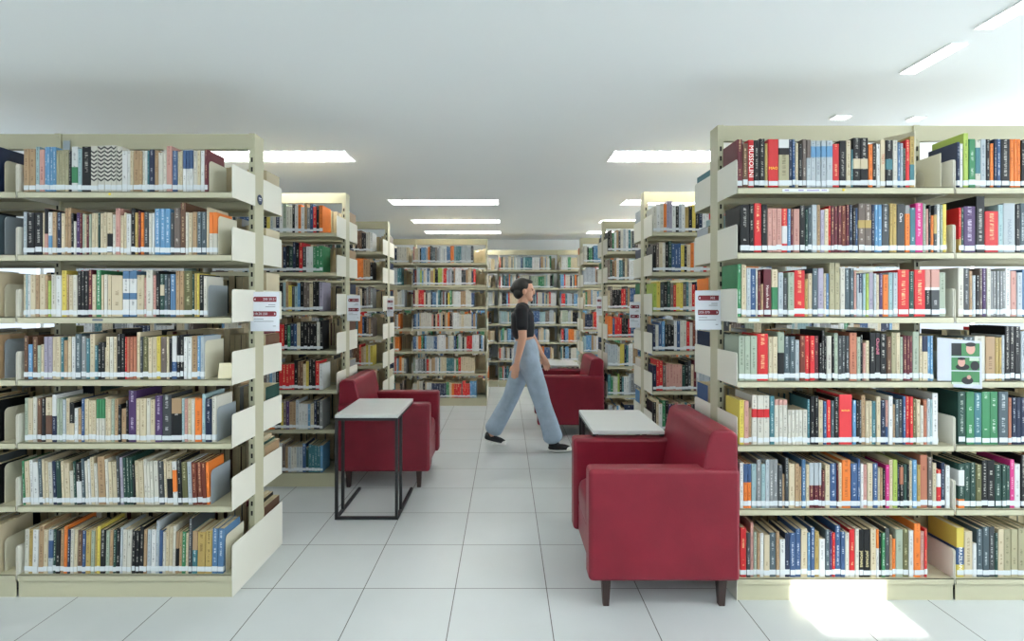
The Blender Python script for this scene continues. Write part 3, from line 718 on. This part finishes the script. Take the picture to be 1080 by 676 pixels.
# ------------------------------------------------------------------ section signs on the bookcase ends
def sign(X, Y, z, txt1, txt2, label, w=.145, h=.205, rz=0):
    r = empty('section_sign', (X, Y, z)); r.rotation_euler = (0, 0, rz)
    MB().box(-w/2, w/2, -.001, .001, -h/2, h/2).build('panel', 'paper', r)
    for q, (zc, txt) in enumerate(((h*.31, txt1), (-h*.06, txt2))):
        bx0, bx1, bh = -w*.40, w*.40, h*.065
        pts = [(bx0, zc-bh), (bx1, zc-bh), (bx1, zc+bh), (bx0, zc+bh)]
        if q == 0: pts = [(bx0, zc-bh*.6), (bx0+.006, zc-bh), (bx1, zc-bh), (bx1, zc+bh), (bx0+.006, zc+bh), (bx0, zc+bh*.6)]
        else: pts = [(bx0, zc-bh), (bx1-.006, zc-bh), (bx1, zc-bh*.6), (bx1, zc+bh*.6), (bx1-.006, zc+bh), (bx0, zc+bh)]
        bar = MB().prism(pts, 'y', -.0018, -.001).build('arrow_bar', 'maroon_ink', r); bar['label'] = 'maroon arrow bar with white numbers'
        me = text_mesh(txt, .017)
        xs0 = w*.16 if q == 0 else -w*.16
        for v in me.vertices: v.co = (v.co.x+xs0, -.0022, zc+v.co.y)
        me.materials.clear(); me.materials.append(M['paper']); link('number', me, bar)
        ax = bx0+.008 if q == 0 else bx1-.008; s = 1 if q == 0 else -1
        MB().prism([(ax-s*.004, zc), (ax+s*.003, zc-.006), (ax+s*.003, zc+.006)], 'y', -.0022, -.0018).build('arrow_head', 'paper', bar)
    b = MB()
    for zz, x0, x1 in ((h*.17, w*.12, w*.36),(h*.12, w*.02, w*.36),(-h*.19,-w*.38,-w*.05),(-h*.25,-w*.38,w*.3),(-h*.37,w*.28,w*.38)):
        b.box(x0, x1, -.0014, -.001, zz-.0013, zz+.0013)
    b.build('text_line', 'dark_ink', r)
    tag(r, label, 'sign', 'section signs on the bookcase ends')
def sign_at(xpx, ypx, Y, t1, t2, lab, **k):
    sign((xpx-CX)*Y/F, Y, H-(ypx-CY)*Y/F, t1, t2, lab, **k)
sign_at(279.5, 328.5, 2.665, '200 20.21', '210.20 220', 'white section sign with maroon arrow bars on the front left bookcase end', w=.150, h=.205)
sign_at(747, 327, 2.62, '302', '303-370', 'white section sign with maroon arrow bars on the front right bookcase end', w=.132, h=.20)
sign_at(373, 325, 4.10, '320 322', '330 340', 'white section sign on the second left bookcase end, above the red armchair', w=.105, h=.205)
sign_at(411.5, 324, 5.6, '340', '350', 'white section sign on the third left bookcase end', w=.075, h=.20)
sign_at(669.5, 332, 4.09, '370', '380', 'white section sign on the second right bookcase end', w=.085, h=.205)
sign_at(632, 323, 5.58, '390', '400', 'white section sign on the third right bookcase end', w=.06, h=.2)

# ------------------------------------------------------------------ armchairs
def rounded(name, hx, hy, hz, loc, mat, parent, n=7, seg=10, rot=None):
    bm = bmesh.new(); bmesh.ops.create_cube(bm, size=2)
    bmesh.ops.subdivide_edges(bm, edges=bm.edges, cuts=seg, use_grid_fill=True)
    for v in bm.verts:
        p = v.co; q = (abs(p.x)**n+abs(p.y)**n+abs(p.z)**n)**(1/n)
        v.co = Vector((p.x/q*hx, p.y/q*hy, p.z/q*hz))
    me = bpy.data.meshes.new(name); bm.to_mesh(me); bm.free(); me.materials.append(M[mat])
    o = link(name, me, parent); o.location = loc
    if rot: o.rotation_euler = rot
    return smooth(o)
def armchair():
    r = empty('armchair')
    for s in (-1, 1):
        o = MB().box(-.35, .35, min(s*.215, s*.32), max(s*.215, s*.32), .127, .645).build('arm', 'leather', r); bevel(o, .022, 4)
    o = MB().box(-.33, .325, -.214, .214, .128, .30).build('seat_base', 'leather', r); bevel(o, .018, 3)
    rounded('seat_cushion', .275, .212, .085, (.06, 0, .365), 'leather', r, n=6)
    o = MB().prism([(-.348,.40),(-.13,.40),(-.215,.80),(-.235,.822),(-.315,.825),(-.345,.80)], 'y', -.305, .305).build('backrest', 'leather', r); bevel(o, .02, 4)
    for x in (-.275, .265):
        for y in (-.275, .275):
            MB().taper(x, y, 0, .13, .027, .042).build('leg', 'wood_dark', r)
    # stitched seam along the arm fronts
    return r
A0 = armchair()
A0.location = (-.925, 4.20, 0)
tag(A0, 'red leatherette armchair beside the left bookcases, behind a side table', 'armchair', 'red leatherette armchairs')
A1 = copy_tree(A0); A1.location = (.735, 2.675, 0); A1.rotation_euler = (0,0,PI)
tag(A1, 'large red leatherette armchair nearest the camera, against the front right bookcase', 'armchair', 'red leatherette armchairs')
A2 = copy_tree(A0); A2.location = (.685, 5.66, 0); A2.rotation_euler = (0,0,PI)
tag(A2, 'farthest red leatherette armchair, just beyond the walking person', 'armchair', 'red leatherette armchairs')

# ------------------------------------------------------------------ side tables
def side_table():
    r = empty('side_table'); w, d, b = .205, .28, .009
    o = MB().box(-w, w, -d, d, .662, .684).build('table_top', 'laminate', r); bevel(o, .003, 2)
    for y in (-d+b, -d+.14):
        for s in (-1, 1):
            MB().box(s*(w-b)-b, s*(w-b)+b, y-b, y+b, .0, .648).build('leg', 'black_steel', r)
    for s in (-1, 1):
        MB().box(s*(w-b)-b, s*(w-b)+b, -d+b, d-.02, 0, .018).build('runner', 'black_steel', r)
        MB().box(s*(w-b)-b, s*(w-b)+b, -d, d-.02, .648, .662).build('top_rail', 'black_steel', r)
    MB().box(-w+b, w-b, -d, -d+.018, 0, .018).build('crossbar', 'black_steel', r)
    MB().box(-w+b, w-b, -d, -d+.018, .645, .662).build('crossbar', 'black_steel', r)
    return r
T0 = side_table(); T0.location = (-.905, 3.61, 0)
tag(T0, 'grey topped side table on a black frame before the left red armchair', 'side table', 'C-shaped side tables')
T1 = copy_tree(T0); T1.location = (.705, 3.20, 0); T1.rotation_euler = (0,0,PI)
tag(T1, 'grey topped side table slid over the arm of the nearest red armchair', 'side table', 'C-shaped side tables')
T2 = copy_tree(T0); T2.location = (.645, 6.185, 0); T2.rotation_euler = (0,0,PI)
tag(T2, 'grey topped side table at the farthest red armchair behind the walking person', 'side table', 'C-shaped side tables')

# ------------------------------------------------------------------ the walking person
PX, PY = 0.0, 4.93
def merge(meshes, voxel, name, mat, parent, smoothit=4):
    bm = bmesh.new()
    for me in meshes: bm.from_mesh(me)
    me = bpy.data.meshes.new(name); bm.to_mesh(me); bm.free()
    o = bpy.data.objects.new(name, me); COL.objects.link(o)
    if voxel:
        r = o.modifiers.new('remesh', 'REMESH'); r.mode = 'VOXEL'; r.voxel_size = voxel
        if smoothit:
            s = o.modifiers.new('smooth', 'SMOOTH'); s.factor = .5; s.iterations = smoothit
    bpy.context.view_layer.update()
    out = bpy.data.meshes.new_from_object(o.evaluated_get(bpy.context.evaluated_depsgraph_get()))
    bpy.data.objects.remove(o)
    out.name = name; out.materials.clear(); out.materials.append(M[mat])
    for p in out.polygons: p.use_smooth = True
    return link(name, out, parent)
def ellipsoid(c, r, rot=None, seg=20, cut=None):
    bm = bmesh.new(); bmesh.ops.create_uvsphere(bm, u_segments=seg, v_segments=seg*2//3, radius=1)
    R = (rot or Matrix.Identity(3)).to_4x4()
    bmesh.ops.transform(bm, matrix=Matrix.Translation(c) @ R @ Matrix.Diagonal((r[0], r[1], r[2], 1)), verts=bm.verts)
    me = bpy.data.meshes.new('blob'); bm.to_mesh(me); bm.free()
    return me
def loft(pts, rad, ref=(0,1,0), n=20):
    """closed elliptical tube through pts; rad: (radius along ref, radius across)"""
    P_ = [Vector(p) for p in pts]; ref = Vector(ref); vs = []; fs = []
    rings = []
    for i, p in enumerate(P_):
        t = (P_[min(i+1, len(P_)-1)]-P_[max(i-1, 0)]).normalized()
        a = (ref-t*ref.dot(t)).normalized(); b = t.cross(a)
        rings.append((p, a, b, rad[i], t))
    full = []
    p, a, b, r, t = rings[0]; q = min(r)
    for f in (.95, .7, .3): full.append((p-t*q*f*.8, a, b, (r[0]*math.sqrt(1-f*f), r[1]*math.sqrt(1-f*f))))
    for k in range(len(rings)-1):
        p, a, b, r, t = rings[k]; p2, a2, b2, r2, t2 = rings[k+1]
        for m_ in range(4):
            u = m_/4; w_ = u*u*(3-2*u)
            full.append((p.lerp(p2, u), a.lerp(a2, u).normalized(), b.lerp(b2, u).normalized(), (r[0]+(r2[0]-r[0])*w_, r[1]+(r2[1]-r[1])*w_)))
    p, a, b, r, t = rings[-1]; q = min(r)
    full.append((p, a, b, r))
    for f in (.3, .7, .95): full.append((p+t*q*f*.8, a, b, (r[0]*math.sqrt(1-f*f), r[1]*math.sqrt(1-f*f))))
    for p, a, b, r in full:
        vs += [tuple(p+a*r[0]*math.cos(2*PI*i/n)+b*r[1]*math.sin(2*PI*i/n)) for i in range(n)]
    for k in range(len(full)-1):
        for i in range(n): fs.append((k*n+i, k*n+(i+1)%n, (k+1)*n+(i+1)%n, (k+1)*n+i))
    fs.append(tuple(range(n-1,-1,-1))); fs.append(tuple((len(full)-1)*n+i for i in range(n)))
    me = bpy.data.meshes.new('loft'); me.from_pydata(vs, [], fs); me.update()
    bm = bmesh.new(); bm.from_mesh(me); bmesh.ops.recalc_face_normals(bm, faces=bm.faces); bm.to_mesh(me); bm.free()
    return me
def hand(wrist, direction, palm_n, side):
    d = Vector(direction).normalized(); n = Vector(palm_n).normalized(); s = d.cross(n).normalized()*side
    w = Vector(wrist); out = [loft([w-d*.02, w+d*.02, w+d*.055, w+d*.088], [(.022,.018),(.030,.016),(.038,.015),(.036,.012)], s)]
    for off, ln in ((-.028,.066),(-.0095,.076),(.0095,.072),(.028,.056)):
        a = w+d*.080+s*off
        pts = [a, a+d*ln*.42+n*.005, a+d*ln*.74+n*.015, a+d*ln*.95+n*.030]
        out.append(loft(pts, [(.0085,.0085),(.008,.008),(.0075,.0075),(.0062,.0062)], s, 10))
    a = w+d*.025-s*.024
    pts = [a, a+d*.03-s*.022+n*.006, a+d*.058-s*.028+n*.016]
    out.append(loft(pts, [(.012,.012),(.0105,.0105),(.008,.008)], n, 10))
    return out
per = empty('person', (.2, PY, 0))
def P(x, y, z): return (x-.2, y, z)
# near side is y<0 (the right side, facing +x)
RS, RE, RW = P(.150,-.165,1.335), P(.160,-.205,1.085), P(.105,-.20,.85)
LS, LE, LW = P(.165,.165,1.335), P(.25,.20,1.09), P(.37,.18,.88)
RH, RK, RA = P(.21,-.085,.86), P(.345,-.09,.47), P(.455,-.085,.06)
LH, LK, LA = P(.19,.085,.86), P(.05,.09,.475), P(-.15,.085,.10)
body = [loft([P(.205,0,.86),P(.2,0,.95),P(.185,0,1.05),P(.17,0,1.18),P(.163,0,1.29),P(.163,0,1.36)],
             [(.155,.105),(.150,.105),(.118,.085),(.135,.10),(.150,.10),(.105,.062)]),
        loft([P(.160,0,1.34),P(.168,0,1.41),P(.18,0,1.47)], [(.056,.056),(.048,.05),(.05,.052)]),
        loft([RS,RE,RW], [(.046,.048),(.037,.039),(.024,.026)]), loft([LS,LE,LW], [(.046,.048),(.037,.039),(.024,.026)]),
        loft([RH,RK,RA], [(.08,.085),(.054,.056),(.036,.038)]), loft([LH,LK,LA], [(.08,.085),(.054,.056),(.036,.038)])]
hc = Vector(P(.182,0,1.53))
body += [ellipsoid(hc+Vector((-.008,0,.022)), (.094,.072,.088)), ellipsoid(hc+Vector((.028,0,-.04)), (.055,.054,.070)),
         ellipsoid(hc+Vector((.058,0,-.088)), (.026,.03,.022)), ellipsoid(hc+Vector((.090,0,-.022)), (.018,.013,.022)),
         ellipsoid(hc+Vector((.082,0,-.004)), (.012,.010,.028)), ellipsoid(hc+Vector((.074,0,.018)), (.014,.05,.012))]
for q in (-1,1): body.append(ellipsoid(hc+Vector((-.002, q*.073, -.018)), (.02,.010,.030)))
body += hand(RW, (-.18,.02,-1), (.15,1,0), 1)
body += hand(LW, (.42,-.05,-1), (-.1,-1,0), -1)
bo = merge(body, .005, 'body', 'skin', per, 3); bo['label'] = 'bare skin of face, midriff and arms'
for q in (-1,1):
    smooth(link('eye', ellipsoid(hc+Vector((.079, q*.028, .0)), (.007,.012,.006), seg=12), per)).data.materials.append(M['eye'])
smooth(link('lips', ellipsoid(hc+Vector((.081, 0, -.060)), (.008,.022,.007), seg=12), per)).data.materials.append(M['lips'])
hairs = [ellipsoid(hc+Vector((-.026,0,.032)), (.096,.082,.090)), ellipsoid(hc+Vector((-.05,0,-.02)), (.060,.074,.07)), ellipsoid(hc+Vector((-.105,0,.01)), (.034,.036,.038)),
         ellipsoid(hc+Vector((.028,0,.080)), (.058,.060,.028))]
merge(hairs, .006, 'hair', 'hair', per, 2)['label'] = 'black hair tied back in a small bun'
top = [loft([P(.174,0,1.115),P(.168,0,1.19),P(.163,0,1.29),P(.163,0,1.365)], [(.138,.106),(.146,.112),(.160,.110),(.10,.066)]),
       loft([RS, Vector(RS).lerp(Vector(RE), .62)], [(.060,.060),(.054,.056)]), loft([LS, Vector(LS).lerp(Vector(LE), .62)], [(.060,.060),(.054,.056)]),
       loft([RS, P(.163,-.08,1.352), P(.163,.08,1.352), LS], [(.058,.058),(.062,.062),(.062,.062),(.058,.058)], (0,0,1))]
merge(top, .006, 'crop_top', 'black_cloth', per, 3)['label'] = 'black short-sleeved crop top'
jeans = [loft([P(.205,0,.84),P(.203,0,.92),P(.195,0,.985),P(.19,0,1.0)], [(.170,.124),(.170,.124),(.160,.116),(.154,.112)]),
         loft([P(.21,-.085,.88),P(.30,-.09,.62),P(.355,-.09,.44),P(.428,-.088,.22),P(.45,-.087,.14)], [(.095,.105),(.084,.092),(.074,.082),(.078,.088),(.081,.094)]),
         loft([P(.19,.085,.88),P(.115,.088,.65),P(.05,.09,.475),P(-.065,.088,.26),P(-.115,.087,.175)], [(.095,.105),(.084,.092),(.074,.080),(.077,.086),(.080,.090)])]
merge(jeans, .008, 'jeans', 'denim', per, 3)['label'] = 'loose washed pale blue jeans'
def shoe(ankle, toe, lift):
    a = Vector(ankle); t = Vector(toe); d = (t-a).normalized(); h = a-d*.055
    ang = math.atan2(-(t.z-h.z), (t.x-h.x))
    r = Matrix.Rotation(ang, 3, 'Y')
    mid = (h+t)/2; L = (t-h).length/2
    up = merge([ellipsoid(mid+Vector((0,0,.034)), (L*.98,.042,.036), r), ellipsoid(h+d*.06+Vector((0,0,.06)), (.052,.040,.05), r)], .006, 'shoe', 'shoe_black', per, 2)
    so = ellipsoid(mid+Vector((0,0,.014)), (L*1.02,.046,.016), r); 
    o = smooth(link('sole', so, up)); so.materials.append(M['rubber_white'])
    tc = ellipsoid(t-d*.03+Vector((0,0,.028)), (.034,.038,.022), r); smooth(link('toe_cap', tc, up)); tc.materials.append(M['rubber_white'])
    up['label'] = 'black canvas shoe with white sole'
shoe(P(.455,-.088,.004), P(.625,-.092,.004), 0)
shoe(P(-.155,.088,.045), P(.01,.09,.006), .05)
tag(per, 'person in black crop top and pale blue jeans walking across the aisle', 'person')

# ------------------------------------------------------------------ light
def area(name, loc, rot, sx, sy, power, col):
    l = bpy.data.lights.new(name, 'AREA'); l.shape = 'RECTANGLE'; l.size = sx; l.size_y = sy; l.energy = power; l.color = col
    o = bpy.data.objects.new(name, l); COL.objects.link(o); o.location = loc; o.rotation_euler = rot
    return o
wy = (WIN_Y[0]+WIN_Y[1])/2; wz = (WIN_Z[0]+WIN_Z[1])/2
area('daylight_left', (XL-.16, wy, wz), (0, math.radians(-90), 0), 1.6, 11.5, 80, (.88,.95,1.0))  # added fill lamp outside the left added window
area('daylight_right', (XR+.16, wy, wz), (0, math.radians(90), 0), 1.6, 11.5, 420, (.88,.95,1.0))  # stronger added fill lamp on the right, brightening the left end plates
sun = bpy.data.lights.new('sun', 'SUN'); sun.energy = 26; sun.angle = math.radians(.4); sun.color = (1,.97,.92)
so = bpy.data.objects.new('sun', sun); COL.objects.link(so)
e = math.radians(22)
so.rotation_euler = Vector((0, math.cos(e), -math.sin(e))).to_track_quat('-Z', 'Y').to_euler()
w = bpy.data.worlds.new('sky'); SC.world = w; w.use_nodes = True
w.node_tree.nodes['Background'].inputs[0].default_value = (.75,.87,1,1); w.node_tree.nodes['Background'].inputs[1].default_value = 1.0

# ------------------------------------------------------------------ camera
cam = bpy.data.cameras.new('camera'); co = bpy.data.objects.new('camera', cam); COL.objects.link(co)
co.location = (0,0,H); co.rotation_euler = (math.radians(90), 0, 0)
cam.sensor_fit = 'HORIZONTAL'; cam.sensor_width = 36; cam.lens = F/1080*36
cam.shift_x = (540-CX)/1080; cam.shift_y = -(338-CY)/1080
cam.clip_start = .05
SC.camera = co
vs = SC.view_settings
vs.view_transform = 'Standard'; vs.look = 'None'; vs.gamma = 1; vs.exposure = 0.32; vs.use_curve_mapping = False
SC.cycles.max_bounces = 10; SC.cycles.diffuse_bounces = 7; SC.cycles.glossy_bounces = 4
SC.cycles.use_denoising = True
SC.cycles.sample_clamp_indirect = 8
